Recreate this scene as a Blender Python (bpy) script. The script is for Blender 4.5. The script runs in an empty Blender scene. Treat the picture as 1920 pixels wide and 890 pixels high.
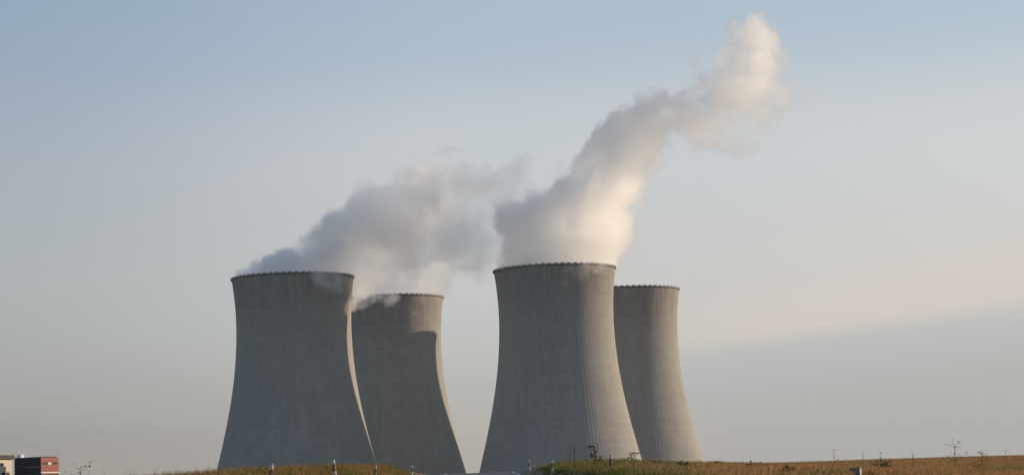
import bpy, math, random
import numpy as np
from mathutils import Vector, Matrix

R = math.radians
C = bpy.context.scene.collection
rng = np.random.default_rng(11)
random.seed(5)

# ------------------------------------------------------------------ camera, sky, sun, exposure
PITCH, ROLL, FPX = R(6.683), R(1.906), 4200.0
cp, sp, cr, sr = math.cos(PITCH), math.sin(PITCH), math.cos(ROLL), math.sin(ROLL)
FWD = Vector((0, cp, sp)); UP0 = Vector((0, -sp, cp)); RT0 = Vector((1, 0, 0))
RT = cr * RT0 - sr * UP0
UP = cr * UP0 + sr * RT0
cam_d = bpy.data.cameras.new('camera')
cam = bpy.data.objects.new('camera', cam_d); C.objects.link(cam)
cam.matrix_world = Matrix((RT, UP, -FWD)).transposed().to_4x4()
cam_d.sensor_width = 36.0
cam_d.lens = 36.0 * FPX / 1920.0
cam_d.clip_start, cam_d.clip_end = 0.5, 40000.0
scene = bpy.context.scene
scene.camera = cam

SUN_PHI, SUN_EL = 22.0, 12.5            # bearing from +X towards +Y, elevation
sun_dir = Vector((math.cos(R(SUN_PHI)) * math.cos(R(SUN_EL)), math.sin(R(SUN_PHI)) * math.cos(R(SUN_EL)), math.sin(R(SUN_EL))))
world = bpy.data.worlds.new('World'); scene.world = world
world.use_nodes = True
nt = world.node_tree
nt.nodes.clear()

def N(tree, kind, **kw):
    n = tree.nodes.new(kind)
    for k, v in kw.items():
        if k == 'ins':
            for a, b in v.items():
                if hasattr(b, 'is_output') or isinstance(b, bpy.types.NodeSocket):
                    tree.links.new(b, n.inputs[a])
                else:
                    n.inputs[a].default_value = b
        else:
            setattr(n, k, v)
    return n

def M_(tree, op, a, b=None, c=None, clamp=False):
    n = tree.nodes.new('ShaderNodeMath'); n.operation = op; n.use_clamp = clamp
    for i, v in enumerate((a, b, c)):
        if v is None: continue
        if isinstance(v, bpy.types.NodeSocket): tree.links.new(v, n.inputs[i])
        else: n.inputs[i].default_value = v
    return n.outputs[0]

def mixc(tree, fac, a, b, blend='MIX'):
    n = tree.nodes.new('ShaderNodeMix'); n.data_type = 'RGBA'; n.blend_type = blend
    for i, v in ((0, fac), (6, a), (7, b)):
        if isinstance(v, bpy.types.NodeSocket): tree.links.new(v, n.inputs[i])
        else: n.inputs[i].default_value = v if i == 0 else (*v, 1.0)
    return n.outputs[2]

def maprange(tree, v, a, b, c=0.0, d=1.0, smooth=True):
    n = tree.nodes.new('ShaderNodeMapRange'); n.interpolation_type = 'SMOOTHSTEP' if smooth else 'LINEAR'
    tree.links.new(v, n.inputs[0])
    for i, x in enumerate((a, b, c, d)): n.inputs[i + 1].default_value = x
    return n.outputs[0]

SKY_STRENGTH = 0.15
HAZE = 0.000005
sky = N(nt, 'ShaderNodeTexSky', sky_type='NISHITA', sun_disc=False, sun_elevation=R(SUN_EL), sun_rotation=R(90 - SUN_PHI),
        altitude=400.0, air_density=1.0, dust_density=1.0, ozone_density=1.6)
tc = N(nt, 'ShaderNodeTexCoord')
sep = N(nt, 'ShaderNodeSeparateXYZ', ins={0: tc.outputs['Generated']})
elv = sep.outputs[2]
azx = sep.outputs[0]
# thin high veil of cloud and murk: pale, thicker towards the horizon, warm towards the sun, thin on the far side of the sky
def lin(r, g, b):
    return tuple(((c / 255 + 0.055) / 1.055) ** 2.4 / SKY_STRENGTH for c in (r, g, b))
map1 = N(nt, 'ShaderNodeMapping', ins={'Vector': tc.outputs['Generated'], 'Rotation': (0, R(-7), 0), 'Scale': (4.0, 4.0, 26.0)})
n1 = N(nt, 'ShaderNodeTexNoise', ins={'Vector': map1.outputs[0], 'Scale': 1.0, 'Detail': 4.0, 'Roughness': 0.5, 'Distortion': 0.4})
map2 = N(nt, 'ShaderNodeMapping', ins={'Vector': tc.outputs['Generated'], 'Rotation': (0, R(-8), 0), 'Scale': (3.0, 3.0, 20.0), 'Location': (1.3, 0.2, 0.4)})
n2 = N(nt, 'ShaderNodeTexNoise', ins={'Vector': map2.outputs[0], 'Scale': 1.0, 'Detail': 4.0, 'Roughness': 0.5})
def across(l, c, r):
    """away from the sun, ahead, towards the sun"""
    return mixc(nt, maprange(nt, azx, 0.0, 0.24, 0.0, 1.0, False), mixc(nt, maprange(nt, azx, -0.26, 0.0), lin(*l), lin(*c)), lin(*r))
low = across((150, 147, 146), (172, 168, 164), (173, 172, 170))
mid = across((172, 175, 177), (199, 199, 198), (211, 206, 200))
high = across((168, 175, 183), (199, 204, 207), (211, 212, 211))
top = across((149, 167, 188), (173, 189, 203), (178, 195, 207))
vc_ = mixc(nt, maprange(nt, elv, 0.010, 0.105), low, mid)
vc_ = mixc(nt, maprange(nt, elv, 0.095, 0.165), vc_, high)
vc_ = mixc(nt, maprange(nt, M_(nt, 'MULTIPLY_ADD', n2.outputs['Fac'], 0.03, elv), 0.16, 0.235), vc_, top)
veil_h = maprange(nt, elv, 0.45, 0.20, 0.25, 0.92)
veil_n = maprange(nt, n1.outputs['Fac'], 0.3, 0.75, -0.08, 0.10)
behind = maprange(nt, sep.outputs[1], -0.2, 0.75, 0.40, 1.0)
veil = M_(nt, 'MULTIPLY', M_(nt, 'ADD', veil_h, veil_n, clamp=True), behind)
col = mixc(nt, veil, sky.outputs[0], vc_)
# grey-blue cloud bank low on the right under a cream lit streak, its upper edge rising to the right
edge = M_(nt, 'SUBTRACT', elv, M_(nt, 'MULTIPLY_ADD', azx, 0.102, 0.057))
edge = M_(nt, 'ADD', edge, M_(nt, 'MULTIPLY', M_(nt, 'SUBTRACT', n2.outputs['Fac'], 0.5), 0.022))
rightw = maprange(nt, azx, 0.02, 0.11)
strk = M_(nt, 'MULTIPLY', maprange(nt, edge, -0.004, 0.006), maprange(nt, edge, 0.034, 0.012))
strk = M_(nt, 'MULTIPLY', M_(nt, 'MULTIPLY', strk, rightw), maprange(nt, n1.outputs['Fac'], 0.25, 0.7, 0.45, 1.0))
col = mixc(nt, M_(nt, 'MULTIPLY', strk, 0.6), col, lin(217, 206, 196))
bank = M_(nt, 'MULTIPLY', maprange(nt, edge, 0.007, -0.011), rightw)
bank_c = mixc(nt, maprange(nt, edge, -0.004, -0.035), lin(182, 186, 188), lin(178, 176, 174))
bank_c = mixc(nt, maprange(nt, elv, 0.045, 0.012), bank_c, lin(172, 171, 169))
col = mixc(nt, M_(nt, 'MULTIPLY', bank, 0.72), col, bank_c)
bg = N(nt, 'ShaderNodeBackground', ins={'Color': col, 'Strength': SKY_STRENGTH})
wo = N(nt, 'ShaderNodeOutputWorld', ins={'Surface': bg.outputs[0]})

sun_l = bpy.data.lights.new('sun', 'SUN'); sun_l.energy = 4.3; sun_l.angle = R(0.5); sun_l.color = (1.0, 0.78, 0.54)
sun_o = bpy.data.objects.new('sun', sun_l); C.objects.link(sun_o)
sun_o.rotation_euler = sun_dir.to_track_quat('Z', 'Y').to_euler()
sun_o.location = sun_dir * 300

scene.view_settings.view_transform = 'Standard'
scene.view_settings.look = 'None'
scene.view_settings.exposure = 0.0
scene.view_settings.gamma = 1.0
cy = scene.cycles
cy.use_denoising = True
cy.max_bounces = 52; cy.diffuse_bounces = 3; cy.glossy_bounces = 2; cy.volume_bounces = 48; cy.transparent_max_bounces = 24
cy.volume_step_rate = 1.0
cy.sample_clamp_indirect = 10.0

# ------------------------------------------------------------------ helpers
def ray(px, py):
    d = FWD * FPX + RT * (px - 960.0) - UP * (py - 445.0)
    return d
def at(px, py, Y):
    d = ray(px, py)
    return d * (Y / d.y)

def tag(o, label=None, cat=None, group=None, kind=None):
    if label: o['label'] = label
    if cat: o['category'] = cat
    if group: o['group'] = group
    if kind: o['kind'] = kind
    return o

def np_mesh(name, V, F, mat=None, parent=None, smooth=False, cols=None):
    """V (n,3) array, F list of equal-length index tuples or (m,k) array."""
    me = bpy.data.meshes.new(name)
    V = np.asarray(V, np.float32); F = np.asarray(F, np.int32)
    me.vertices.add(len(V)); me.vertices.foreach_set('co', V.ravel())
    k = F.shape[1]
    me.loops.add(F.size); me.loops.foreach_set('vertex_index', F.ravel())
    me.polygons.add(len(F))
    me.polygons.foreach_set('loop_start', np.arange(0, F.size, k, dtype=np.int32))
    me.polygons.foreach_set('loop_total', np.full(len(F), k, np.int32))
    if smooth: me.polygons.foreach_set('use_smooth', np.ones(len(F), bool))
    me.update(calc_edges=True)
    if cols is not None:
        a = me.color_attributes.new('tint', 'FLOAT_COLOR', 'POINT')
        a.data.foreach_set('color', np.asarray(cols, np.float32).ravel())
    if mat: me.materials.append(mat)
    o = bpy.data.objects.new(name, me); C.objects.link(o)
    if parent: o.parent = parent
    return o

class MB:
    """collects quads/polygons, links them as one mesh"""
    def __init__(s): s.v = []; s.f = []
    def poly(s, pts):
        b = len(s.v); s.v += [tuple(p) for p in pts]; s.f.append(tuple(range(b, b + len(pts))))
    def box(s, x0, x1, y0, y1, z0, z1):
        b = len(s.v)
        s.v += [(x, y, z) for z in (z0, z1) for (x, y) in ((x0, y0), (x1, y0), (x1, y1), (x0, y1))]
        s.f += [tuple(b + i for i in q) for q in ((3, 2, 1, 0), (4, 5, 6, 7), (0, 1, 5, 4), (1, 2, 6, 5), (2, 3, 7, 6), (3, 0, 4, 7))]
    def tube(s, pts, rads, n=6, cap=True):
        pts = [Vector(p) for p in pts]; b = len(s.v)
        for i, p in enumerate(pts):
            d = (pts[min(i + 1, len(pts) - 1)] - pts[max(i - 1, 0)]).normalized()
            u = d.orthogonal().normalized() if abs(d.z) < 0.9 else Vector((1, 0, 0)).cross(d).normalized()
            w = d.cross(u)
            for k in range(n):
                a = 2 * math.pi * k / n
                s.v.append(tuple(p + (u * math.cos(a) + w * math.sin(a)) * rads[i]))
        for i in range(len(pts) - 1):
            for k in range(n):
                s.f.append((b + i * n + k, b + i * n + (k + 1) % n, b + (i + 1) * n + (k + 1) % n, b + (i + 1) * n + k))
        if cap:
            s.f.append(tuple(b + k for k in reversed(range(n))))
            s.f.append(tuple(b + (len(pts) - 1) * n + k for k in range(n)))
    def build(s, name, mat, parent=None, smooth=False):
        me = bpy.data.meshes.new(name); me.from_pydata(s.v, [], s.f); me.update()
        if smooth:
            for p in me.polygons: p.use_smooth = True
        if mat: me.materials.append(mat)
        o = bpy.data.objects.new(name, me); C.objects.link(o)
        if parent: o.parent = parent
        return o

def empty(name, loc=(0, 0, 0), rz=0.0):
    o = bpy.data.objects.new(name, None); C.objects.link(o)
    o.location = loc; o.rotation_euler = (0, 0, rz); o.empty_display_size = 0.5
    return o

def copy_tree(o, parent=None):
    c = o.copy(); C.objects.link(c); c.parent = parent
    for ch in list(o.children): copy_tree(ch, c)
    return c

def mat(name, color, rough=0.9, noise=None, bump=0.0, spec=0.3):
    m = bpy.data.materials.new(name); m.use_nodes = True
    t = m.node_tree; p = t.nodes['Principled BSDF']
    p.inputs['Roughness'].default_value = rough
    p.inputs['Specular IOR Level'].default_value = spec
    if noise:
        sc, c2 = noise
        g = N(t, 'ShaderNodeNewGeometry')
        nz = N(t, 'ShaderNodeTexNoise', ins={'Vector': g.outputs['Position'], 'Scale': sc, 'Detail': 6.0, 'Roughness': 0.65})
        f = maprange(t, nz.outputs['Fac'], 0.3, 0.7)
        t.links.new(mixc(t, f, color, c2), p.inputs['Base Color'])
        if bump:
            b = N(t, 'ShaderNodeBump', ins={'Height': nz.outputs['Fac'], 'Distance': bump, 'Strength': 0.6})
            t.links.new(b.outputs[0], p.inputs['Normal'])
    else:
        p.inputs['Base Color'].default_value = (*color, 1)
    return m

def tint_mat(name, rough=0.85, trans=0.25):
    """per-blade colours stored on the mesh, with some light let through"""
    m = bpy.data.materials.new(name); m.use_nodes = True
    t = m.node_tree; p = t.nodes['Principled BSDF']
    a = N(t, 'ShaderNodeAttribute', attribute_name='tint')
    t.links.new(a.outputs['Color'], p.inputs['Base Color'])
    p.inputs['Roughness'].default_value = rough
    p.inputs['Specular IOR Level'].default_value = 0.15
    tr = N(t, 'ShaderNodeBsdfTranslucent', ins={'Color': a.outputs['Color']})
    mx = N(t, 'ShaderNodeMixShader', ins={0: trans, 1: p.outputs[0], 2: tr.outputs[0]})
    t.links.new(mx.outputs[0], t.nodes['Material Output'].inputs['Surface'])
    return m

def sstep(a, b, x):
    t = np.clip((x - a) / (b - a), 0, 1); return t * t * (3 - 2 * t)

def fbm(P, scale, octaves=4, seed=0, gain=0.5):
    """fractal value noise, about 0..1, P (...,3)"""
    out = np.zeros(P.shape[:-1], np.float32); amp = 1.0; tot = 0.0
    for o in range(octaves):
        g = np.random.default_rng(seed * 31 + o).random((64, 64, 64)).astype(np.float32)
        Q = P / scale * (2.03 ** o) + o * 17.3
        i = np.floor(Q).astype(np.int64); f = (Q - i).astype(np.float32)
        f = f * f * f * (f * (f * 6 - 15) + 10)
        i0 = i & 63; i1 = (i + 1) & 63
        x0, y0, z0 = i0[..., 0], i0[..., 1], i0[..., 2]; x1, y1, z1 = i1[..., 0], i1[..., 1], i1[..., 2]
        fx, fy, fz = f[..., 0], f[..., 1], f[..., 2]
        a = g[x0, y0, z0] * (1 - fx) + g[x1, y0, z0] * fx
        b = g[x0, y1, z0] * (1 - fx) + g[x1, y1, z0] * fx
        c = g[x0, y0, z1] * (1 - fx) + g[x1, y0, z1] * fx
        d = g[x0, y1, z1] * (1 - fx) + g[x1, y1, z1] * fx
        out += amp * ((a * (1 - fy) + b * fy) * (1 - fz) + (c * (1 - fy) + d * fy) * fz)
        tot += amp; amp *= gain
    return out / tot

def billow(P, scale, octaves=4, seed=0, gain=0.5):
    """like fbm but with rounded lumps parted by sharp creases"""
    out = 0; amp = 1.0; tot = 0.0
    for o in range(octaves):
        v = fbm(P, scale / 2.03 ** o, 1, seed * 13 + o)
        out = out + amp * np.abs(2 * v - 1) * 1.6; tot += amp; amp *= gain
    return np.clip(out / tot, 0, 1)

# ------------------------------------------------------------------ terrain
def road_x(y): return -0.3 - 0.0165 * np.minimum(y, 230.0)
def profile(y):
    ys = np.array([-3000, -200, 0, 60, 110, 150, 175, 205, 240, 300, 420, 650, 1e6])
    zs = np.array([-4, -3.2, -1.35, -0.12, 0.83, 1.58, 2.05, 2.57, 2.86, 2.3, 0.8, -0.1, -0.1])
    y = np.asarray(y, float)
    # smoothed piecewise-linear profile
    k = 8.0
    return (np.interp(y - k, ys, zs) + 2 * np.interp(y, ys, zs) + np.interp(y + k, ys, zs)) / 4
def terrain(x, y):
    x = np.asarray(x, float); y = np.asarray(y, float)
    z = profile(y); dx = x - road_x(y)
    near = sstep(30, 75, y) * (1 - sstep(170, 260, y))
    # right: bank by the road, then the field
    bank = 0.60 * sstep(3.45, 4.9, dx) - 0.5 * sstep(140, 215, y) * sstep(7, 13, dx) - 0.44 * sstep(9, 16, dx) - 0.06 * sstep(16, 40, dx)
    # left: bank with a hump
    hump = 0.80 * sstep(-4.4, -7.6, dx) - 1.15 * sstep(-9.0, -19, dx) - 0.5 * sstep(-19, -40, dx)
    z = z + near * (bank + hump)
    ditch = -0.12 * (sstep(3.2, 3.9, np.abs(dx)) * (1 - sstep(3.9, 4.8, np.abs(dx))))
    z = z + ditch * (1 - sstep(170, 300, y))
    n = fbm(np.stack([x, y, np.zeros_like(x)], -1), 9.0, 3, 3) - 0.5
    z = z + n * 0.22 * sstep(3.6, 6.5, np.abs(dx)) * (1 - sstep(600, 900, y))
    return z

xs = np.unique(np.concatenate([-np.geomspace(45, 14000, 26), np.arange(-45, 45.1, 0.5), np.geomspace(45, 14000, 26)]))
ysg = np.unique(np.concatenate([[-3000, -800, -200, -60, -20], np.arange(0, 260, 1.0), np.geomspace(260, 14000, 44)]))
GX, GY = np.meshgrid(xs, ysg)
GZ = terrain(GX, GY)
nx_, ny_ = len(xs), len(ysg)
idx = np.arange(nx_ * ny_).reshape(ny_, nx_)
F = np.stack([idx[:-1, :-1], idx[:-1, 1:], idx[1:, 1:], idx[1:, :-1]], -1).reshape(-1, 4)
soil = mat('soil_and_stubble', (0.30, 0.21, 0.115), noise=(1.6, (0.19, 0.14, 0.07)), bump=0.1)
ground = np_mesh('ground', np.stack([GX, GY, GZ], -1).reshape(-1, 3), F, soil, smooth=True)
tag(ground, 'brown grassy ground rising to a crest before the cooling towers', 'ground', kind='structure')

def strip(name, off0, off1, y0, y1, lift, m, step=2.0):
    yy = np.arange(y0, y1 + 0.1, step); n = 7
    V = []; 
    for y in yy:
        for k in range(n):
            x = road_x(y) + off0 + (off1 - off0) * k / (n - 1)
            V.append((x, y, float(profile(y)) + lift))
    V = np.array(V); i = np.arange(len(yy) * n).reshape(len(yy), n)
    F = np.stack([i[:-1, :-1], i[:-1, 1:], i[1:, 1:], i[1:, :-1]], -1).reshape(-1, 4)
    return np_mesh(name, V, F, m, smooth=True)
asphalt = mat('asphalt', (0.055, 0.055, 0.06), rough=0.6, noise=(3.0, (0.04, 0.04, 0.045)), bump=0.004, spec=0.5)
line_m = mat('road_paint', (0.72, 0.72, 0.70), rough=0.6, noise=(2.0, (0.6, 0.6, 0.58)))
road = strip('road', -3.2, 3.2, -150, 420, 0.05, asphalt)
tag(road, 'grey asphalt road cresting between two grass banks', 'road', kind='structure')
for off in (-2.95, 2.80):
    tag(strip('road_marking', off, off + 0.15, -150, 420, 0.054, line_m), 'white painted line along the road edge', 'road marking', 'painted edge lines of the road', 'structure')

# ------------------------------------------------------------------ cooling towers
PROF = [33.45692545000795, -102.23485633246538, 136.92913059634952, -56.48185045021527, -30.33401318640242, 59.9436033964324]
TH = 155.0
def tower_r(h): return np.polyval(PROF, np.asarray(h) / TH)
def concrete_mat(name, tone):
    m = bpy.data.materials.new(name); m.use_nodes = True
    t = m.node_tree; p = t.nodes['Principled BSDF']
    p.inputs['Roughness'].default_value = 0.92; p.inputs['Specular IOR Level'].default_value = 0.2
    tcn = N(t, 'ShaderNodeTexCoord')
    ob = tcn.outputs['Object']
    s = N(t, 'ShaderNodeSeparateXYZ', ins={0: ob})
    ang = M_(t, 'ARCTAN2', s.outputs[1], s.outputs[0])
    # coordinates wrapped round the shell: angle (as a circle) and height
    ca = M_(t, 'COSINE', ang); sa = M_(t, 'SINE', ang)
    cyl = N(t, 'ShaderNodeCombineXYZ', ins={0: M_(t, 'MULTIPLY', ca, 45.0), 1: M_(t, 'MULTIPLY', sa, 45.0), 2: M_(t, 'MULTIPLY', s.outputs[2], 0.06)})
    streak = N(t, 'ShaderNodeTexNoise', ins={'Vector': cyl.outputs[0], 'Scale': 0.35, 'Detail': 5.0, 'Roughness': 0.7})
    blot = N(t, 'ShaderNodeTexNoise', ins={'Vector': ob, 'Scale': 0.035, 'Detail': 6.0, 'Roughness': 0.6})
    lift = M_(t, 'FRACT', M_(t, 'MULTIPLY', s.outputs[2], 1 / 2.6))
    joint = maprange(t, lift, 0.0, 0.10, 0.92, 1.0)
    liftid = N(t, 'ShaderNodeTexWhiteNoise', noise_dimensions='1D', ins={'W': M_(t, 'FLOOR', M_(t, 'MULTIPLY', s.outputs[2], 1 / 2.6))})
    panel = N(t, 'ShaderNodeTexWhiteNoise', noise_dimensions='2D', ins={'Vector': N(t, 'ShaderNodeCombineXYZ', ins={
        0: M_(t, 'FLOOR', M_(t, 'MULTIPLY', ang, 120 / (2 * math.pi))), 1: M_(t, 'FLOOR', M_(t, 'MULTIPLY', s.outputs[2], 1 / 2.6))}).outputs[0]})
    v = M_(t, 'ADD', maprange(t, streak.outputs['Fac'], 0.3, 0.7, 0.93, 1.06, False), maprange(t, blot.outputs['Fac'], 0.3, 0.7, -0.04, 0.04, False))
    v = M_(t, 'ADD', v, maprange(t, liftid.outputs['Value'], 0, 1, -0.02, 0.02, False))
    v = M_(t, 'ADD', v, maprange(t, panel.outputs['Value'], 0, 1, -0.05, 0.05, False))
    v = M_(t, 'MULTIPLY', v, joint)
    # damp, darker weathering over the top lifts under the rim
    damp = M_(t, 'MULTIPLY', maprange(t, s.outputs[2], 105.0, 155.0), maprange(t, streak.outputs['Fac'], 0.35, 0.62))
    v = M_(t, 'MULTIPLY', v, maprange(t, damp, 0, 1, 1.0, 0.76, False))
    vm = N(t, 'ShaderNodeVectorMath', operation='SCALE', ins={0: tone, 'Scale': v})
    t.links.new(vm.outputs[0], p.inputs['Base Color'])
    return m
concrete = concrete_mat('ribbed_concrete', (0.325, 0.315, 0.295))
dark_concrete = mat('damp_rim_concrete', (0.26, 0.25, 0.235), noise=(0.3, (0.19, 0.185, 0.175)))

def shell_mesh():
    NR, PER = 120, 6
    n = NR * PER
    prof_rib = np.array([0.05, 0.05, 0.0, 0.0, 0.0, 0.0])   # a raised meridional rib every three degrees
    hs = np.concatenate([np.linspace(0, 150, 61), [152.5, 155.0]])
    a = np.arange(n) * 2 * np.pi / n
    rib = np.tile(prof_rib, NR)
    V = []
    for h in hs: 
        r = tower_r(h) + rib
        V.append(np.stack([r * np.cos(a), r * np.sin(a), np.full(n, h)], -1))
    hi = hs[::-1]
    for h in hi:
        r = np.full(n, tower_r(h) - 0.9)
        V.append(np.stack([r * np.cos(a), r * np.sin(a), np.full(n, h)], -1))
    V = np.array(V); m = len(V)
    i = np.arange(m * n).reshape(m, n); j = np.roll(i, -1, 1)
    F = np.stack([i[:-1], j[:-1], j[1:], i[1:]], -1).reshape(-1, 4)
    return V.reshape(-1, 3), F
def rim_mesh():
    """walkway ring round the mouth"""
    mb = MB(); n = 240
    rt = float(tower_r(TH))
    sec = [(rt + 0.32, TH - 0.7), (rt + 0.7, TH - 0.4), (rt + 0.7, TH + 0.1), (rt - 0.95, TH + 0.1), (rt - 0.95, TH - 0.7)]
    for k in range(n):
        a = 2 * math.pi * k / n
        for (r, z) in sec: mb.v.append((r * math.cos(a), r * math.sin(a), z))
    q = len(sec)
    for k in range(n):
        for s in range(q):
            mb.f.append((k * q + s, ((k + 1) % n) * q + s, ((k + 1) % n) * q + (s + 1) % q, k * q + (s + 1) % q))
    return mb
def parapet_mesh():
    """one crenellated ring standing on the walkway"""
    mb = MB(); rt = float(tower_r(TH)); NT = 60
    st = []
    for k in range(NT):
        a0 = 2 * math.pi * (k + 0.25) / NT; a1 = 2 * math.pi * (k + 0.78) / NT
        st += [(a0 - 1e-4, 0.3), (a0, 0.95), ((a0 + a1) / 2, 0.95), (a1, 0.95), (a1 + 1e-4, 0.3)]
    for a, h in st:
        for (r, z) in ((rt + 0.65, TH + 0.103), (rt + 0.65, TH + h), (rt + 0.25, TH + h), (rt + 0.25, TH + 0.103)):
            mb.v.append((r * math.cos(a), r * math.sin(a), z))
    n = len(st)
    for k in range(n):
        for s in range(4):
            mb.f.append((k * 4 + s, ((k + 1) % n) * 4 + s, ((k + 1) % n) * 4 + (s + 1) % 4, k * 4 + (s + 1) % 4))
    return mb
TOWERS = [(-149.5, 1512.0), (28.1, 1513.0), (-94.9, 1690.2), (83.6, 1688.5)]
TLAB = ['dark grey cooling tower furthest to the left, steam streaming off its mouth to the right',
        'large cooling tower right of the gap, thick white steam rising high from its mouth',
        'cooling tower half hidden behind the leftmost one, with a stepped shadow on its sunlit edge',
        'cooling tower furthest to the right, the only one with no steam']
V, F = shell_mesh()
proto = empty('cooling_tower', (TOWERS[0][0], TOWERS[0][1], 0))
np_mesh('shell', V, F, concrete, proto)
rim_o = rim_mesh().build('rim_walkway', dark_concrete, proto)
parapet_mesh().build('parapet', dark_concrete, rim_o)
for i, (x, y) in enumerate(TOWERS):
    o = proto if i == 0 else copy_tree(proto)
    o.location = (x, y, -1.1)
    o.rotation_euler.z = 0.37 * i
    tag(o, TLAB[i], 'cooling tower', 'cooling towers of the power station')

# ------------------------------------------------------------------ steam
def steam_mat(name, sigma, color=(1.0, 1.0, 1.0), g=0.7):
    m = bpy.data.materials.new(name); m.use_nodes = True
    t = m.node_tree; t.nodes.clear()
    a = N(t, 'ShaderNodeAttribute', attribute_name='density')
    v = N(t, 'ShaderNodeVolumePrincipled', ins={'Color': (*color, 1), 'Anisotropy': g, 'Density': M_(t, 'MULTIPLY', a.outputs['Fac'], sigma), 'Density Attribute': ''})
    N(t, 'ShaderNodeOutputMaterial', ins={'Volume': v.outputs[0]})
    return m

def steam(name, label, puffs, Y0, mouth, sigma, seed, vox=1.5, warp=10.0, erode=1.15):
    """puffs: (px, py, r_px, weight[, depth offset m, half depth m]); the plume becomes a true 3-D density field"""
    E = []
    pr = np.random.default_rng(seed)
    for p in puffs:
        px, py, rp, w = p[:4]; dy = p[4] if len(p) > 4 else 0.0; hd = p[5] if len(p) > 5 else rp / FPX * Y0
        r = rp / FPX * Y0
        nlay = max(1, int(round(hd / (0.7 * r))))
        for k in range(nlay):
            off = 0 if nlay == 1 else (k / (nlay - 1) * 2 - 1) * (hd - 0.6 * r)
            shr = 1.0 if nlay == 1 else 1 - 0.25 * abs(off / max(hd, 1e-3))
            P = at(px, py, Y0 + dy)
            j = pr.normal(0, 0.18 * r, 3) if k != nlay // 2 else np.zeros(3)
            E.append((P.x + j[0], P.y + off + j[1] * 0.5, P.z + j[2], r * shr, w))
    E = np.array(E)
    tx, ty = mouth
    lo = (E[:, :3] - E[:, 3:4] * 1.5).min(0) - warp; hi = (E[:, :3] + E[:, 3:4] * 1.5).max(0) + warp
    lo[2] = min(lo[2], 141.0) if lo[2] > 120 else lo[2]
    n = np.maximum(2, np.ceil((hi - lo) / vox).astype(int)) + 1
    hi = lo + (n - 1) * vox
    ax = [lo[k] + np.arange(n[k]) * vox for k in range(3)]
    P = np.stack(np.meshgrid(*ax, indexing='ij'), -1).astype(np.float32)
    W = np.stack([fbm(P, 34.0, 3, seed * 7 + k, 0.55) - 0.5 for k in range(3)], -1) * 2 * warp
    Q = P + W
    f = np.zeros(P.shape[:-1], np.float32); fw = np.zeros_like(f); fs = np.zeros_like(f) + 1e-6
    for (ex, ey, ez, r, w) in E:
        rr = r * 1.5
        # only the voxels near this puff
        s = []
        for k, c in enumerate((ex, ey, ez)):
            a = max(0, int((c - rr - warp - lo[k]) / vox)); b = min(n[k], int((c + rr + warp - lo[k]) / vox) + 2); s.append(slice(a, b))
        s = tuple(s)
        d2 = ((Q[s] - np.array((ex, ey, ez), np.float32)) ** 2).sum(-1) / rr ** 2
        k = np.clip(1 - d2, 0, 1) ** 2
        f[s] = f[s] + k; fw[s] += k * w; fs[s] += k
    w = fw / fs
    # the inside of the mouth is full of steam
    rt = float(tower_r(TH))
    rad = np.hypot(P[..., 0] - tx, P[..., 1] - ty)
    pool = (1 - sstep(rt - 4.0, rt - 1.2, rad)) * (1 - sstep(TH + 0.5, TH + 7, P[..., 2]))
    f = 1 - np.exp(-f * 1.6)
    det = fbm(P + W * 0.6, 20.0, 5, seed * 7 + 5, 0.66)
    bil = billow(P + W * 0.5, 17.0, 5, seed * 7 + 9, 0.6)
    det = 0.4 * det + 0.6 * (1.05 - 1.25 * bil)
    er = erode * (1.72 - 0.85 * np.clip(w, 0, 1)) * (0.68 + 0.32 * sstep(0.1, 0.3, w))
    lump = fbm(P + W * 0.9, 19.0, 4, seed * 7 + 6, 0.65)
    dens = sstep(0.0, 0.24, f - er * (det - 0.16))
    dens = dens * w * (0.14 + 1.7 * sstep(0.36, 0.64, lump))
    dens = np.maximum(dens, pool * 0.8)
    # nothing inside the concrete of the tower the steam leaves
    rz = tower_r(np.clip(P[..., 2], 0, TH))
    dens = np.where((P[..., 2] < TH) & (rad > rz - 1.0) & (rad < rz + 1.0), 0.0, dens)
    dens = dens.astype(np.float32)
    for k in range(3):
        sl = [slice(None)] * 3
        for e in (0, -1): sl[k] = e; dens[tuple(sl)] = 0
    m = steam_mat('steam_vapour', sigma)
    # the visible outline of the plume, carrying the density samples of the vapour inside it
    src = bpy.data.meshes.new('field'); src.vertices.add(dens.size); src.vertices.foreach_set('co', P.reshape(-1, 3).ravel())
    src.attributes.new('steam_density', 'FLOAT', 'POINT').data.foreach_set('value', dens.ravel())
    tmp = bpy.data.objects.new('field', src); C.objects.link(tmp)
    md = tmp.modifiers.new('steam', 'NODES'); md.node_group = field_nodes(lo, hi, n, vox, m, None, 0.16)
    dg = bpy.context.evaluated_depsgraph_get(); dg.update()
    hull = bpy.data.meshes.new_from_object(tmp.evaluated_get(dg), depsgraph=dg)
    hv = np.empty(len(hull.vertices) * 3, np.float32); hull.vertices.foreach_get('co', hv); nh = len(hull.vertices)
    hf = [tuple(p.vertices) for p in hull.polygons]
    bpy.data.objects.remove(tmp); bpy.data.meshes.remove(src); bpy.data.meshes.remove(hull)
    me = bpy.data.meshes.new(name); me.from_pydata(np.concatenate([hv.reshape(-1, 3), P.reshape(-1, 3)]), [], hf); me.update()
    me.attributes.new('steam_density', 'FLOAT', 'POINT').data.foreach_set('value', np.concatenate([np.zeros(nh, np.float32), dens.ravel()]))
    me.materials.append(film)
    o = bpy.data.objects.new(name, me); C.objects.link(o)
    vol = bpy.data.objects.new('vapour', bpy.data.volumes.new('vapour')); C.objects.link(vol); vol.parent = o
    vol.data.materials.append(m)
    md = vol.modifiers.new('steam', 'NODES'); md.node_group = field_nodes(lo, hi, n, vox, m, o, None, nh)
    tag(o, label, 'steam plume', 'steam plumes leaving the cooling towers')
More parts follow.
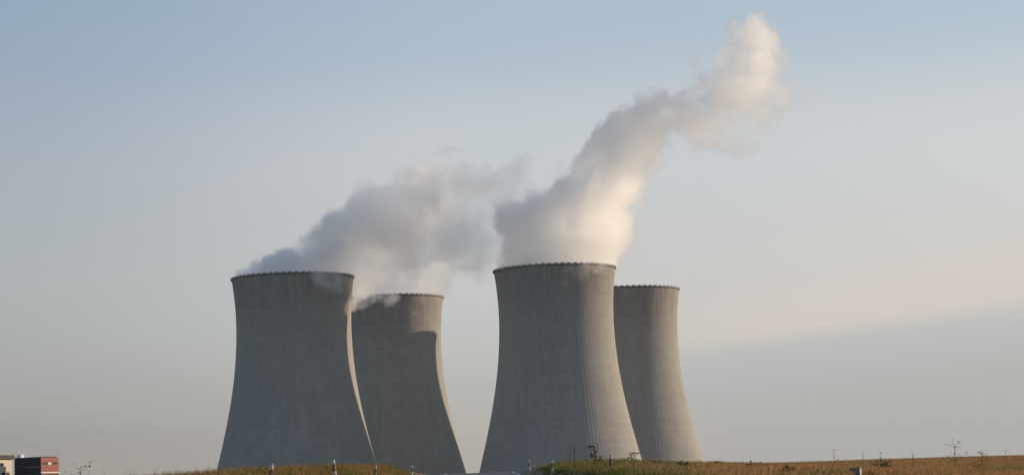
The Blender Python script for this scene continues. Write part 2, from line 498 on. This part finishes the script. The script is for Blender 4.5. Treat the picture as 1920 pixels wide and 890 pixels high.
    print(name, n, dens.size, nh, len(hf))
    return o

film = bpy.data.materials.new('steam_skin'); film.use_nodes = True
_t = film.node_tree; _t.nodes.clear()
_x = N(_t, 'ShaderNodeMixShader', ins={0: 0.008, 1: N(_t, 'ShaderNodeBsdfTransparent').outputs[0], 2: N(_t, 'ShaderNodeBsdfDiffuse', ins={'Color': (0.85, 0.85, 0.85, 1)}).outputs[0]})
N(_t, 'ShaderNodeOutputMaterial', ins={'Surface': _x.outputs[0]})

def field_nodes(lo, hi, n, vox, m, source, iso, first=0):
    g = bpy.data.node_groups.new('steam_field', 'GeometryNodeTree')
    g.interface.new_socket('Geometry', in_out='INPUT', socket_type='NodeSocketGeometry')
    g.interface.new_socket('Geometry', in_out='OUTPUT', socket_type='NodeSocketGeometry')
    gi = g.nodes.new('NodeGroupInput'); go = g.nodes.new('NodeGroupOutput')
    geo = gi.outputs[0]
    if source:
        oi = g.nodes.new('GeometryNodeObjectInfo'); oi.inputs['Object'].default_value = source; geo = oi.outputs['Geometry']
    pos = g.nodes.new('GeometryNodeInputPosition')
    sub = g.nodes.new('ShaderNodeVectorMath'); sub.operation = 'SUBTRACT'; g.links.new(pos.outputs[0], sub.inputs[0]); sub.inputs[1].default_value = tuple(lo)
    scl = g.nodes.new('ShaderNodeVectorMath'); scl.operation = 'SCALE'; g.links.new(sub.outputs[0], scl.inputs[0]); scl.inputs['Scale'].default_value = 1.0 / vox
    sx = g.nodes.new('ShaderNodeSeparateXYZ'); g.links.new(scl.outputs[0], sx.inputs[0])
    fi = []
    for k in range(3):
        q = g.nodes.new('FunctionNodeFloatToInt'); q.rounding_mode = 'ROUND'; g.links.new(sx.outputs[k], q.inputs[0]); fi.append(q.outputs[0])
    def im(op, a, b):
        q = g.nodes.new('FunctionNodeIntegerMath'); q.operation = op
        for i, v in enumerate((a, b)):
            if isinstance(v, int): q.inputs[i].default_value = v
            else: g.links.new(v, q.inputs[i])
        return q.outputs[0]
    ind = im('ADD', im('MULTIPLY', im('ADD', im('MULTIPLY', fi[0], int(n[1])), fi[1]), int(n[2])), im('ADD', fi[2], int(first)))
    att = g.nodes.new('GeometryNodeInputNamedAttribute'); att.data_type = 'FLOAT'; att.inputs['Name'].default_value = 'steam_density'
    si = g.nodes.new('GeometryNodeSampleIndex'); si.data_type = 'FLOAT'; si.domain = 'POINT'; si.clamp = True
    g.links.new(geo, si.inputs['Geometry']); g.links.new(att.outputs[0], si.inputs['Value']); g.links.new(ind, si.inputs['Index'])
    vc = g.nodes.new('GeometryNodeVolumeCube'); g.links.new(si.outputs[0], vc.inputs['Density'])
    vc.inputs['Min'].default_value = tuple(lo); vc.inputs['Max'].default_value = tuple(hi)
    for k, ax_ in enumerate('XYZ'): vc.inputs['Resolution ' + ax_].default_value = int(n[k])
    out = vc.outputs[0]
    if iso is not None:
        vm = g.nodes.new('GeometryNodeVolumeToMesh'); vm.resolution_mode = 'GRID'
        g.links.new(out, vm.inputs['Volume']); vm.inputs['Threshold'].default_value = iso; vm.inputs['Adaptivity'].default_value = 0.1
        out = vm.outputs[0]
    sm = g.nodes.new('GeometryNodeSetMaterial'); sm.inputs['Material'].default_value = m
    g.links.new(out, sm.inputs[0]); g.links.new(sm.outputs[0], go.inputs[0])
    return g

RFP = [(1350, 180, 50, .3, 0, 28), (1440, 130, 34, .4, 0, 22), (1405, 190, 50, .32, 0, 26), (1290, 215, 40, .45, 0, 24), (1345, 235, 34, .3, 0, 22), (1395, 255, 32, .3, 0, 20), (1450, 185, 36, .26, 0, 22), (1375, 62, 18, .4, 0, 12), (1178, 440, 26, .2, 0, 20), (1195, 380, 30, .25, 0, 20),
       (952, 488, 26, 1, 0, 22), (950, 450, 26, .9, 0, 20), (957, 412, 26, .7, 0, 18), (1142, 470, 28, .9, 0, 22), (1166, 425, 28, .7, 0, 20),
       (985, 482, 50, 1, 0, 34), (1040, 476, 60, 1, 0, 38), (1105, 480, 52, 1, 0, 34),
       (980, 432, 42, 1, 0, 30), (1030, 425, 56, 1, 0, 40), (1095, 430, 68, 1, 0, 40), (1140, 440, 42, 1, 0, 30),
       (975, 400, 28, .7, 0, 20), (1028, 392, 40, .9, 0, 30), (1095, 385, 60, 1, 0, 38), (1148, 398, 44, .9, 0, 32),
       (1068, 355, 30, .8, 0, 22), (1125, 342, 50, 1, 0, 34), (1172, 350, 38, .9, 0, 28), (1045, 368, 24, .6, 0, 16),
       (1100, 312, 28, .9, 0, 22), (1145, 295, 46, 1, 0, 32), (1192, 300, 38, .8, 0, 28),
       (1078, 322, 14, .6, 0, 10), (1112, 270, 16, .8, 0, 12), (1106, 252, 10, .5, 0, 8),
       (1132, 258, 28, .9, 0, 22), (1172, 250, 38, .9, 0, 28), (1218, 260, 30, .6, 0, 24),
       (1160, 226, 24, .8, 0, 18), (1212, 222, 32, .8, 0, 24), (1262, 232, 32, .5, 0, 22), (1310, 245, 28, .22, 0, 20),
       (1212, 192, 18, .6, 0, 14), (1240, 184, 22, .6, 0, 16), (1268, 200, 26, .6, 0, 18), (1310, 208, 32, .5, 0, 22), (1352, 205, 36, .44, 0, 26),
       (1290, 176, 20, .32, 0, 16), (1322, 172, 24, .26, 0, 18), (1400, 220, 44, .32, 0, 26), (1360, 245, 28, .3, 0, 18), (1390, 272, 22, .28, 0, 14), (1432, 232, 30, .24, 0, 18),
       (1306, 116, 13, .42, 0, 9), (1300, 98, 9, .3, 0, 6), (1312, 142, 16, .34, 0, 10), (1345, 150, 28, .42, 0, 18), (1392, 160, 48, .48, 0, 28), (1440, 165, 34, .34, 0, 20), (1425, 200, 34, .32, 0, 20),
       (1372, 112, 32, .5, 0, 18), (1420, 110, 44, .58, 0, 24), (1376, 82, 26, .55, 0, 14), (1408, 72, 30, .6, 0, 18), (1434, 78, 30, .6, 0, 16), (1414, 56, 20, .55, 0, 11), (1436, 58, 18, .5, 0, 9), (1458, 115, 26, .36, 0, 15), (1468, 140, 20, .22, 0, 12),
       (1490, 185, 34, .05, 0, 24), (1545, 195, 26, .025, 0, 18), (1010, 352, 26, .08, 0, 18), (1045, 318, 22, .05, 0, 16), (1190, 480, 36, .015, 0, 20),
       (1100, 496, 16, .5, -40, 8), (1130, 500, 18, .6, -26, 12), (1148, 502, 10, .4, -8, 10), (1075, 492, 10, .3, -40, 6)]
steam('steam_plume', 'thick tall steam plume leaning right, white on its sunlit side', RFP, 1513.0, TOWERS[1], 0.11, 3)
LFP = [(478, 508, 14, 1, 4, 20), (498, 504, 18, 1, -6, 24), (515, 502, 20, 1, 6, 26), (965, 395, 46, .09, 0, 24), (915, 365, 36, .15, 0, 20), (935, 440, 46, .11, 0, 24), (900, 312, 26, .15, 0, 16), (985, 300, 30, .10, 0, 18), (955, 330, 36, .14, 0, 20), (860, 470, 44, .14, 0, 26), (452, 513, 8, .5, 6, 10), (485, 507, 14, .8, 0, 18), (930, 400, 40, .09, 0, 24), (905, 450, 44, .12, 0, 26), (945, 365, 34, .09, 0, 20),
       (500, 507, 20, 1, 0, 22), (540, 500, 26, 1, 0, 32), (592, 490, 36, 1, 0, 36), (640, 500, 30, .8, 0, 30),
       (470, 510, 12, .5, 0, 12), (520, 495, 14, .5, 0, 16),
       (556, 487, 22, .9, 0, 22), (610, 462, 38, 1, 0, 32), (652, 470, 46, 1, 0, 36),
       (634, 424, 34, .9, 0, 26), (690, 440, 46, .9, 0, 36), (700, 402, 40, .9, 0, 32), (737, 430, 50, .75, 0, 36),
       (700, 378, 24, .7, 0, 18), (747, 387, 40, .7, 0, 30), (802, 400, 50, .6, 0, 34),
       (800, 352, 46, .6, 0, 30), (766, 340, 28, .6, 0, 20), (852, 352, 50, .45, 0, 30), (862, 330, 30, .35, 0, 20), (902, 350, 38, .22, 0, 24), (800, 322, 22, .45, 0, 14),
       (890, 395, 40, .22, 0, 24), (840, 430, 34, .3, 0, 24),
       (962, 308, 36, .10, 0, 22), (932, 344, 34, .12, 0, 22), (978, 285, 22, .10, 0, 14),
       (690, 490, 46, .36, 0, 30), (762, 476, 46, .24, 0, 30), (822, 450, 46, .22, 0, 30), (882, 430, 44, .16, 0, 28), (900, 470, 40, .10, 0, 26),
       (600, 516, 12, .35, -40, 8), (625, 524, 22, .5, -34, 14), (648, 530, 20, .55, -22, 16), (660, 545, 18, .4, -4, 14),
       (680, 562, 22, .6, 14, 16), (694, 550, 22, .5, 20, 16), (670, 574, 16, .6, 10, 12), (728, 562, 15, .35, 40, 10)]
steam('steam_plume', 'long low steam plume swept right off the leftmost tower', LFP, 1512.0, TOWERS[0], 0.10, 8)
LBP = [(700, 538, 28, .9, 0, 30), (760, 532, 34, .9, 0, 38), (802, 537, 28, .8, 0, 28), (830, 522, 26, .35, 0, 22),
       (750, 506, 42, .5, 0, 34), (812, 500, 44, .45, 0, 34), (852, 490, 44, .32, 0, 30), (718, 512, 40, .5, 0, 30),
       (882, 470, 48, .20, 0, 30), (912, 450, 44, .12, 0, 26),
       (690, 556, 16, .45, -42, 8), (780, 572, 11, .35, -48, 8), (770, 556, 12, .25, -48, 6), (795, 548, 12, .3, -44, 8)]
steam('steam_plume', 'thin low steam drifting off the half hidden tower at left', LBP, 1690.2, TOWERS[2], 0.06, 14)

# ------------------------------------------------------------------ grass, crop and weeds
def blades(name, n, sampler, hrange, wrange, palette, lean=0.35, seed=1, mat_=None, patch=6.0):
    """thin upright blades, two triangles each, colours stored per blade"""
    g = np.random.default_rng(seed)
    x, y, hs, tone = sampler(g, n)
    n = len(x)
    z = terrain(x, y) - 0.03
    h = g.uniform(*hrange, n) * hs; w = g.uniform(*wrange, n)
    a = g.uniform(0, 2 * np.pi, n); b = g.uniform(0, 2 * np.pi, n)
    odd = g.random(n) < 0.012
    h = np.where(odd, h * g.uniform(1.25, 1.8, n), h); w = np.where(odd, w * 0.5, w)
    l = h * g.uniform(0.05, lean, n)
    base = np.stack([x, y, z], -1)
    side = np.stack([np.cos(a), np.sin(a), np.zeros(n)], -1) * w[:, None] / 2
    ld = np.stack([np.cos(b), np.sin(b), np.zeros(n)], -1) * l[:, None]
    up = np.array([0, 0, 1.0])
    mid = base + ld * 0.35 + up * (h * 0.6)[:, None]
    tip = base + ld + up * h[:, None]
    V = np.stack([base - side, base + side, mid + side * 0.8, tip, mid - side * 0.8], 1)
    pal = np.array(palette)
    k = fbm(np.stack([x, y, np.zeros(n)], -1), patch, 4, seed + 50)
    k = np.clip((k - 0.28) / 0.44 + g.normal(0, 0.16, n) + tone, 0, 0.9999) * (len(pal) - 1)
    i = k.astype(int); f = (k - i)[:, None]
    col = pal[i] * (1 - f) + pal[i + 1] * f
    col = col * g.uniform(0.55, 1.35, (n, 1))
    cols = np.concatenate([np.repeat(col[:, None], 5, 1), np.ones((n, 5, 1))], -1)
    I = np.arange(n)[:, None] * 5
    F = np.concatenate([I + np.array([[0, 1, 2]]), I + np.array([[0, 2, 4]]), I + np.array([[4, 2, 3]])], 0)
    return np_mesh(name, V.reshape(-1, 3), F, mat_, cols=cols.reshape(-1, 4))

blade_m = tint_mat('grass_blades')
def wedge(g, n, y0, y1, l0, l1):
    """points between two view bearings (x/y) and two distances"""
    y = y0 + (y1 - y0) * g.random(n) ** 0.9
    x = y * g.uniform(l0, l1, n)
    return x, y
def left_bank(g, n):
    x, y = wedge(g, n, 52, 185, -0.26, -0.015)
    dx = x - road_x(y)
    tall = fbm(np.stack([x, y, np.zeros(n)], -1), 2.2, 3, 77)
    hs = (0.35 + 0.9 * sstep(0.25, 0.75, tall)) * (0.22 + 0.78 * sstep(-3.5, -6.6, dx))
    tone = 0.55 * sstep(-8.0, -4.2, dx) + 0.25 * (1 - sstep(0.2, 0.5, tall)) - 0.12
    k = (dx < -3.35)
    return x[k], y[k], hs[k], tone[k]
tag(blades('dry_grass', 210000, left_bank, (0.18, 0.48), (0.012, 0.035),
    [(0.35, 0.20, 0.09), (0.31, 0.185, 0.08), (0.27, 0.18, 0.065), (0.21, 0.17, 0.05), (0.15, 0.155, 0.035)], lean=0.9, seed=4, mat_=blade_m, patch=3.0),
    'rust brown dry grass with green tufts on the left bank', 'grass', kind='stuff')
def right_bank(g, n):
    x, y = wedge(g, n, 45, 165, -0.03, 0.11)
    dx = x - road_x(y)
    tall = fbm(np.stack([x, y, np.zeros(n)], -1), 1.8, 3, 78)
    hs = (0.35 + 0.85 * sstep(0.25, 0.75, tall)) * (0.25 + 0.75 * sstep(3.5, 6.0, dx)) * (1 - 0.55 * sstep(0.045, 0.085, x / y))
    tone = 0.1 - 0.45 * sstep(8, 14, dx) + 0.3 * (1 - sstep(3.6, 5.2, dx))
    k = (dx > 3.35) & (g.random(n) > sstep(0.07, 0.11, x / y))
    return x[k], y[k], hs[k], tone[k]
tag(blades('verge_grass', 150000, right_bank, (0.15, 0.42), (0.012, 0.035),
    [(0.33, 0.215, 0.11), (0.29, 0.21, 0.09), (0.24, 0.20, 0.065), (0.19, 0.185, 0.045), (0.14, 0.155, 0.035)], lean=0.9, seed=6, mat_=blade_m, patch=2.5),
    'olive green and straw grass on the right bank beside the road', 'grass', kind='stuff')
def field(g, n):
    x, y = wedge(g, n, 38, 230, 0.075, 0.27)
    pt = fbm(np.stack([x, y, np.zeros(n)], -1), 2.4, 3, 91)
    low_ = (1 - sstep(52, 70, y)) * (1 - sstep(0.15, 0.19, x / y))
    tone = 0.9 * sstep(0.48, 0.66, pt) * low_ + 0.35 * sstep(0.6, 0.75, pt) - 0.12
    hs = 1.0 + 0.5 * sstep(0.5, 0.7, pt) * low_
    k = (g.random(n) < sstep(0.065, 0.10, x / y)) & ~((np.abs(x / y - 0.1533) < 0.0055) & (y > 44) & (y < 60.3))
    return x[k], y[k], hs[k], tone[k]
tag(blades('field_crop', 260000, field, (0.14, 0.30), (0.015, 0.04),
    [(0.50, 0.27, 0.12), (0.46, 0.26, 0.115), (0.43, 0.25, 0.11), (0.38, 0.25, 0.10), (0.20, 0.18, 0.06)], lean=0.8, seed=9, mat_=blade_m, patch=2.0),
    'even brown ripe crop covering the field on the right', 'crop', kind='stuff')

leaf_col = {'dark': (0.085, 0.085, 0.04), 'green': (0.13, 0.135, 0.05), 'brown': (0.09, 0.055, 0.03), 'straw': (0.20, 0.15, 0.08), 'cream': (0.55, 0.50, 0.40)}
LM = {k: mat('weed_' + k, v, rough=0.8) for k, v in leaf_col.items()}
def weed(name, label, px, py_top, Y, spread, kind, seed, group=None, stem='brown', leaf='dark', heads=None, cat='plant'):
    """a single tall weed: main stem with side branches, and leaves or flower heads as a part of their own"""
    g = random.Random(seed)
    top = at(px, py_top, Y)
    z0 = float(terrain(top.x, Y)) - 0.05
    H = top.z - z0
    root = empty(name, (top.x, Y, z0))
    st = MB(); lf = MB()
    bend = g.uniform(-0.12, 0.12) * H
    def sp(t): return Vector((bend * (t * t - t) * 2, 0.05 * math.sin(3 * t), H * t))
    st.tube([sp(t / 6) for t in range(7)], [0.014 - 0.009 * t / 6 for t in range(7)], 5)
    nb = {'stalk': 2, 'branchy': 11, 'leafy': 15, 'umbel': 10}[kind]
    tips = [sp(1.0)]
    for k in range(nb):
        t = g.uniform(0.3 if kind != 'leafy' else 0.12, 0.93); p = sp(t); a = g.uniform(0, 6.28)
        L = spread * g.uniform(0.5, 1.0) * (1.15 - t * 0.55)
        q = p + Vector((math.cos(a) * L, math.sin(a) * L, L * g.uniform(0.4, 1.1)))
        if kind == 'umbel': q.z = min(max(q.z, H * 0.72), H * 1.0)
        m_ = (p + q) / 2 + Vector((0, 0, -0.05 * L))
        st.tube([p, m_, q], [0.007, 0.005, 0.003], 4); tips.append(q)
    def leafat(mb, p, s):
        a = g.uniform(0, 6.28); e = g.uniform(-0.5, 0.9)
        d = Vector((math.cos(a) * math.cos(e), math.sin(a) * math.cos(e), math.sin(e))); u = d.cross(Vector((g.uniform(-1, 1), g.uniform(-1, 1), 1))).normalized()
        mb.poly([p, p + d * s * 0.5 + u * s * 0.22, p + d * s, p + d * s * 0.5 - u * s * 0.22])
    nl = {'stalk': 10, 'branchy': 60, 'leafy': 230, 'umbel': 30}[kind]
    for k in range(nl):
        b = g.choice(tips); t = g.uniform(0.1, 1.0)
        p = sp(g.uniform(0.15, 0.95)) if g.random() < 0.35 else b * 1.0 + Vector((g.gauss(0, .25) * spread * .35, g.gauss(0, .25) * spread * .35, g.gauss(0, .3) * spread * .35))
        p.z = max(p.z, 0.02)
        leafat(lf, p, g.uniform(0.04, 0.11) if kind != 'leafy' else g.uniform(0.06, 0.16))
    st.build('stem', LM[stem], root)
    if lf.v: lf.build('leaves', LM[leaf], root)
    if heads:
        for b in tips:
            hd = MB(); R_ = g.uniform(0.06, 0.10)
            c0 = len(hd.v); hd.v.append(tuple(b))
            rim = []
            for k in range(14):      # lumpy shallow dish of florets
                a = 2 * math.pi * k / 14; r = R_ * g.uniform(0.75, 1.1)
                hd.v.append(tuple(b + Vector((math.cos(a) * r, math.sin(a) * r, 0.035 + g.uniform(-0.012, 0.012)))))
            hd.v.append(tuple(b + Vector((0, 0, 0.085))))
            for k in range(14):
                p, q = c0 + 1 + k, c0 + 1 + (k + 1) % 14
                hd.f += [(c0, q, p), (c0 + 15, p, q)]
            hd.build('flower_head', LM[heads], root)
    tag(root, label, cat, group)
    return root
weed('flowering_weed', 'pale umbel flowers standing out against the foot of the sunlit tower', 1192, 850, 92, 0.42, 'umbel', 2, stem='straw', leaf='green', heads='cream')
weed('bushy_weed', 'dark bushy weed between the thin stake and the near right post', 1114, 838, 100, 0.36, 'leafy', 3)
weed('bushy_weed', 'low dark green weed just right of the pale umbel flowers', 1228, 868, 96, 0.24, 'leafy', 14)
weed('tall_weed', 'tallest branching weed rising above the field edge at far right', 1790, 834, 84, 0.55, 'branchy', 5, stem='dark')
weed('leafy_weed', 'broad green leafy weed right of the grey roadside box', 1655, 872, 74, 0.42, 'leafy', 6, leaf='green')
weed('thin_weed', 'brown upright weed left of the grey roadside box', 1554, 868, 70, 0.14, 'stalk', 7)
weed('drooping_grass_stalk', 'slanting seed stalk above the crop line left of the grey box', 1562, 840, 88, 0.25, 'stalk', 8, stem='straw', leaf='straw')
weed('leafy_weed', 'small green weed low in front of the field, left of the thin brown weed', 1425, 878, 72, 0.30, 'leafy', 9, leaf='green')
weed('bushy_weed', 'dark weed on the field edge near the right-hand tower foot', 1345, 870, 98, 0.2, 'leafy', 15)
weed('thin_weed', 'short dark weed rising from the brown grass in front of the leftmost tower', 566, 856, 96, 0.16, 'stalk', 10, stem='dark')
weed('branching_weed', 'low spreading weed under the tallest weed in the field', 1835, 876, 76, 0.45, 'branchy', 11, stem='dark', leaf='brown')
weed('grass_stalks', 'wispy stems sticking up between the house and the left bank', 150, 874, 70, 0.5, 'branchy', 12, stem='straw', leaf='straw')

weed('leafy_weed', 'olive weed on the verge between the large right post and the pale umbel flowers', 1172, 876, 88, 0.22, 'leafy', 21, leaf='green')
weed('leafy_weed', 'green weed clump at the foot of the right-hand tower', 1282, 870, 90, 0.24, 'leafy', 22, leaf='green')
weed('leafy_weed', 'dark green weed low at the frame bottom midway between the towers and the grey box', 1482, 884, 62, 0.22, 'leafy', 23)
weed('thin_weed', 'dark thin stem crossing the crop line just right of the grey box', 1618, 848, 86, 0.10, 'stalk', 24, stem='dark')
weed('thin_weed', 'thin stem crossing the crop line above the broad green leafy weed', 1650, 845, 88, 0.12, 'stalk', 25, stem='dark')
weed('thin_weed', 'short stem on the crop line between the leafy weed and the tallest branching weed', 1712, 848, 90, 0.10, 'stalk', 26, stem='dark')
weed('branching_weed', 'small branching weed on the crop line right of the tallest weed', 1842, 846, 92, 0.30, 'branchy', 27, stem='dark')
weed('thin_weed', 'slender stem leaning over the crop line nearest the right frame edge', 1885, 845, 92, 0.14, 'stalk', 28, stem='straw', leaf='straw')

# ------------------------------------------------------------------ roadside posts, stake, box
white_p = mat('post_plastic', (0.50, 0.50, 0.48), rough=0.6, noise=(9.0, (0.30, 0.29, 0.26)))
black_p = mat('post_band', (0.015, 0.015, 0.017), rough=0.45)
refl_m = mat('reflector_orange', (0.55, 0.20, 0.04), rough=0.25, spec=0.6)
def post_section(z, w, d, slope=0.0):
    """rounded-front cross-section of a guide post"""
    pts = []
    for k in range(9):
        a = math.pi + math.pi * k / 8
        x = math.cos(a) * w / 2; y = math.sin(a) * d
        pts.append((x, y, z + slope * x))
    return pts + [(w / 2, 0.02, z + slope * w / 2), (-w / 2, 0.02, z - slope * w / 2)]
def loft(secs):
    mb = MB(); n = len(secs[0])
    for s in secs: mb.v += s
    for i in range(len(secs) - 1):
        for k in range(n): mb.f.append((i * n + k, i * n + (k + 1) % n, (i + 1) * n + (k + 1) % n, (i + 1) * n + k))
    mb.f.append(tuple(reversed(range(n)))); mb.f.append(tuple((len(secs) - 1) * n + k for k in range(n)))
    return mb
def make_post():
    r = empty('guide_post')
    loft([post_section(-0.1, .125, .07), post_section(0.62, .12, .065)]).build('body', white_p, r)
    b = loft([post_section(0.622, .124, .069, 0.35), post_section(0.868, .124, .069, 0.35)]).build('black_band', black_p, r)
    m = MB(); m.box(-0.022, 0.022, -0.078, -0.066, 0.68, 0.82); m.build('reflector', refl_m, b)
    loft([post_section(0.870, .12, .065, 0.35), post_section(1.0, .118, .062, 0.35), post_section(1.03, .10, .05, 0.5)]).build('cap', white_p, r)
    return r
POSTS = [(508, 870, 66, 'leftmost roadside post, low in the brown grass of the left bank'),
         (630, 861, 84, 'tallest looking roadside post on the left bank, on top of the brown hump'),
         (702, 872, 108, 'roadside post where the left bank runs down to the road'),
         (771, 872, 150, 'faint small roadside post standing last on the left side of the road'),
         (1145, 852, 90, 'large roadside post on the right bank, in front of the sunlit tower foot'),
         (1035, 862, 126, 'middle roadside post at the beginning of the right bank'),
         (993, 862, 165, 'slim roadside post at the tip of the right bank, left of its neighbour'),
         (1003, 871, 215, 'tiny far roadside post just right of the slim post at the bank tip')]
pp = make_post()
for i, (px, py, Y, lab) in enumerate(POSTS):
    o = pp if i == 0 else copy_tree(pp)
    t = at(px, py, Y)
    o.location = (t.x, Y, t.z - 1.03)
    o.rotation_euler = (0, R(random.uniform(-3, 3)) if i != 1 else R(-6), R(random.uniform(-12, 12)))
    print('post', px, 'base', round(t.z - 1.03, 2), 'ground', round(float(terrain(t.x, Y)), 2), 'road dx', round(t.x - float(road_x(Y)), 2))
    tag(o, lab, 'guide post', 'black banded white posts along the road')
t = at(1077, 838, 110); zg = float(terrain(t.x, 110))
sk = empty('snow_stake', (t.x, 110, zg))
m = MB(); m.tube([(0, 0, -0.1), (0, 0, t.z - zg - 0.16)], [0.026, 0.024], 8); m.build('pole', LM['dark'], sk, True)
m = MB(); m.tube([(0, 0, t.z - zg - 0.16), (0, 0, t.z - zg - 0.02), (0, 0, t.z - zg)], [0.030, 0.030, 0.012], 8); m.build('tip', LM['brown'], sk, True)
tag(sk, 'thin dark stake standing upright on the right bank', 'stake')
# grey cabinet with a pale edge at the lower right
Yb = 60.0; t = at(1603, 876, Yb); zg = float(terrain(t.x, Yb))
bx = empty('roadside_box', (t.x, Yb, zg), R(-18)); H = t.z - zg
steel = mat('grey_blue_steel', (0.13, 0.15, 0.19), rough=0.45, noise=(8.0, (0.11, 0.125, 0.155)))
pale = mat('pale_steel_edge', (0.5, 0.5, 0.5), rough=0.5)
m = MB(); m.box(-0.12, 0.12, -0.09, 0.09, 0.05, H - 0.03); m.build('casing', steel, bx)
m = MB(); m.box(-0.145, 0.145, -0.12, 0.12, H - 0.027, H); m.build('lid', steel, bx)
m = MB(); m.box(-0.10, 0.10, -0.104, -0.0925, 0.1, H - 0.06); d = m.build('door', steel, bx)
m = MB(); m.box(0.06, 0.075, -0.120, -0.106, H * .45, H * .6); m.build('handle', pale, d)
m = MB(); m.box(0.1225, 0.150, -0.10, 0.10, 0.05, H - 0.03); m.build('edge_strip', pale, bx)
m = MB(); m.box(-0.11, 0.11, -0.08, 0.08, -0.2, 0.048); m.build('plinth', dark_concrete, bx)
tag(bx, 'small grey blue box with a pale edge, low in the field', 'utility box')

# ------------------------------------------------------------------ buildings at far left
YB = 700.0
navy = mat('dark_cladding', (0.035, 0.035, 0.05), rough=0.6, noise=(0.5, (0.028, 0.028, 0.04)))
redp = mat('red_cladding', (0.34, 0.11, 0.10), rough=0.7, noise=(0.4, (0.28, 0.09, 0.08)))
cream = mat('cream_render', (0.74, 0.66, 0.54), rough=0.85, noise=(0.3, (0.66, 0.59, 0.48)))
whitep = mat('white_panel', (0.75, 0.74, 0.72), rough=0.7)
roofm = mat('dark_roof_edge', (0.09, 0.075, 0.07), rough=0.8)
brown_w = mat('brown_wall', (0.12, 0.075, 0.05), rough=0.8)
glass = mat('window_glass', (0.06, 0.06, 0.06), rough=0.12, spec=0.6)
zgr = 1.0
zgr = float(terrain(-150.0, YB))
def zpx(px, py): return at(px, py, YB).z
corner = at(77, 857, YB)
A = R(32)                                   # the lit red face looks right of the camera, the dark one left
ex = Vector((math.sin(A), math.cos(A), 0))  # runs along the red face, away from the corner
ey = Vector((-math.cos(A), math.sin(A), 0)) # runs along the dark face, away from the corner
Lr = (at(102, 857, YB) - corner).x / ex.x; Ld = (corner - at(19, 857, YB)).x / -ey.x
blk = empty('office_block', (corner.x, corner.y, zgr))
blk.rotation_euler.z = math.atan2(ex.y, ex.x)   # local +x along the red face, local +y along the dark face
Zt = corner.z - zgr; px2z = lambda py: zpx(77, py) - zgr
m = MB(); m.box(0.3, Lr, 0.3, Ld, 0, Zt - 0.3); m.build('core', navy, blk)
m = MB(); zb = px2z(884)
m.box(0.0, Lr, 0.0, 0.295, zb, Zt); red = m.build('red_wall', redp, blk)
m = MB(); m.box(0.2, Lr, 0.10, 0.295, 0, px2z(886.4)); m.build('lower_wall', brown_w, blk)
m = MB(); m.box(0.0, Lr + .1, -0.12, 0.295, px2z(886.3), zb - 0.005); m.build('white_band', whitep, blk)
m = MB(); m.box(-0.003, 0.295, 0.30, Ld, 0, Zt); dk = m.build('dark_wall', navy, blk)
for a, b in ((0.08, 0.36), (0.62, 0.92)):
    m = MB(); m.box(Lr * a, Lr * b, -0.04, -0.004, px2z(870.5), px2z(865)); w = m.build('window', glass, red)
m = MB(); m.box(Lr * .40, Lr * .56, -0.06, -0.004, px2z(870.5), px2z(866)); m.build('vent_panel', whitep, red)
for k in range(4):
    m = MB(); m.box(0.4 + k * 0.28 * Ld - .1, 0.45 + k * .28 * Ld, 0, 0.02, 0, 0.02)
m = MB(); m.box(-0.06, Lr * 0.9, 0.305, Ld, Zt + 0.003, Zt + 0.28); m.build('roof', roofm, blk)
m = MB()
for k in range(5): m.box(Lr * (.06 + .2 * k), Lr * (.06 + .2 * k) + .12, 0.1, 0.22, Zt + 0.003, Zt + 0.55)
m.box(0.1, Lr * .98, 0.12, 0.2, Zt + 0.555, Zt + 0.63); m.build('railing', redp, blk)
m = MB(); m.box(0.5, 2.0, Ld * .80, Ld * .96, Zt + 0.285, Zt + 1.25); m.build('roof_cabin', whitep, blk)
for q, (za, zb_) in enumerate(((888.5, 894), (873, 875))):
    m = MB(); m.box(-0.06, -0.006, 0.8, Ld - 0.8, px2z(zb_), px2z(za)); m.build('window', glass, dk)
tag(blk, 'dark block with a sunlit red end wall at far left', 'building')
# cream house beyond it
YC = 712.0
c2 = at(22.5, 860, YC)
hs_ = empty('flat_roofed_house', (c2.x, c2.y, zgr)); hs_.rotation_euler.z = R(60)
Hc = c2.z - zgr
m = MB(); m.box(-24, 0, 0.0, 12, 0, Hc); wl = m.build('wall', cream, hs_)
m = MB(); m.box(-24.6, 0.5, -0.7, 12.5, Hc + 0.003, Hc + 1.25); m.build('roof', roofm, hs_)
zc_ = lambda py: at(10, py, YC).z - zgr
for (u, a, b) in ((-4.6, 872.5, 867.5), (-9.5, 872.5, 867.5), (-1.9, 892, 885), (-4.0, 892, 885), (-7.0, 892, 885)):
    m = MB(); m.box(u - 0.75, u + 0.75, -0.05, -0.004, zc_(a), zc_(b)); w = m.build('window', glass, wl)
    m = MB(); m.box(u - 0.95, u + 0.95, -0.14, -0.004, zc_(a) - 0.16, zc_(a) - 0.005); m.build('sill', whitep, w)
tag(hs_, 'cream walled building with a dark flat roof edge, cut off by the left frame', 'building')

# ------------------------------------------------------------------ air between here and the towers
hz = bpy.data.materials.new('haze_air'); hz.use_nodes = True
_h = hz.node_tree; _h.nodes.clear()
N(_h, 'ShaderNodeOutputMaterial', ins={'Volume': N(_h, 'ShaderNodeVolumePrincipled', ins={'Color': (0.90, 0.94, 1.0, 1), 'Density': HAZE, 'Density Attribute': ''}).outputs[0]})
m = MB(); m.box(-14500, 14500, -4000, 15000, -8, 420)
tag(m.build('haze', hz), 'thin haze in the air', 'haze', kind='stuff')
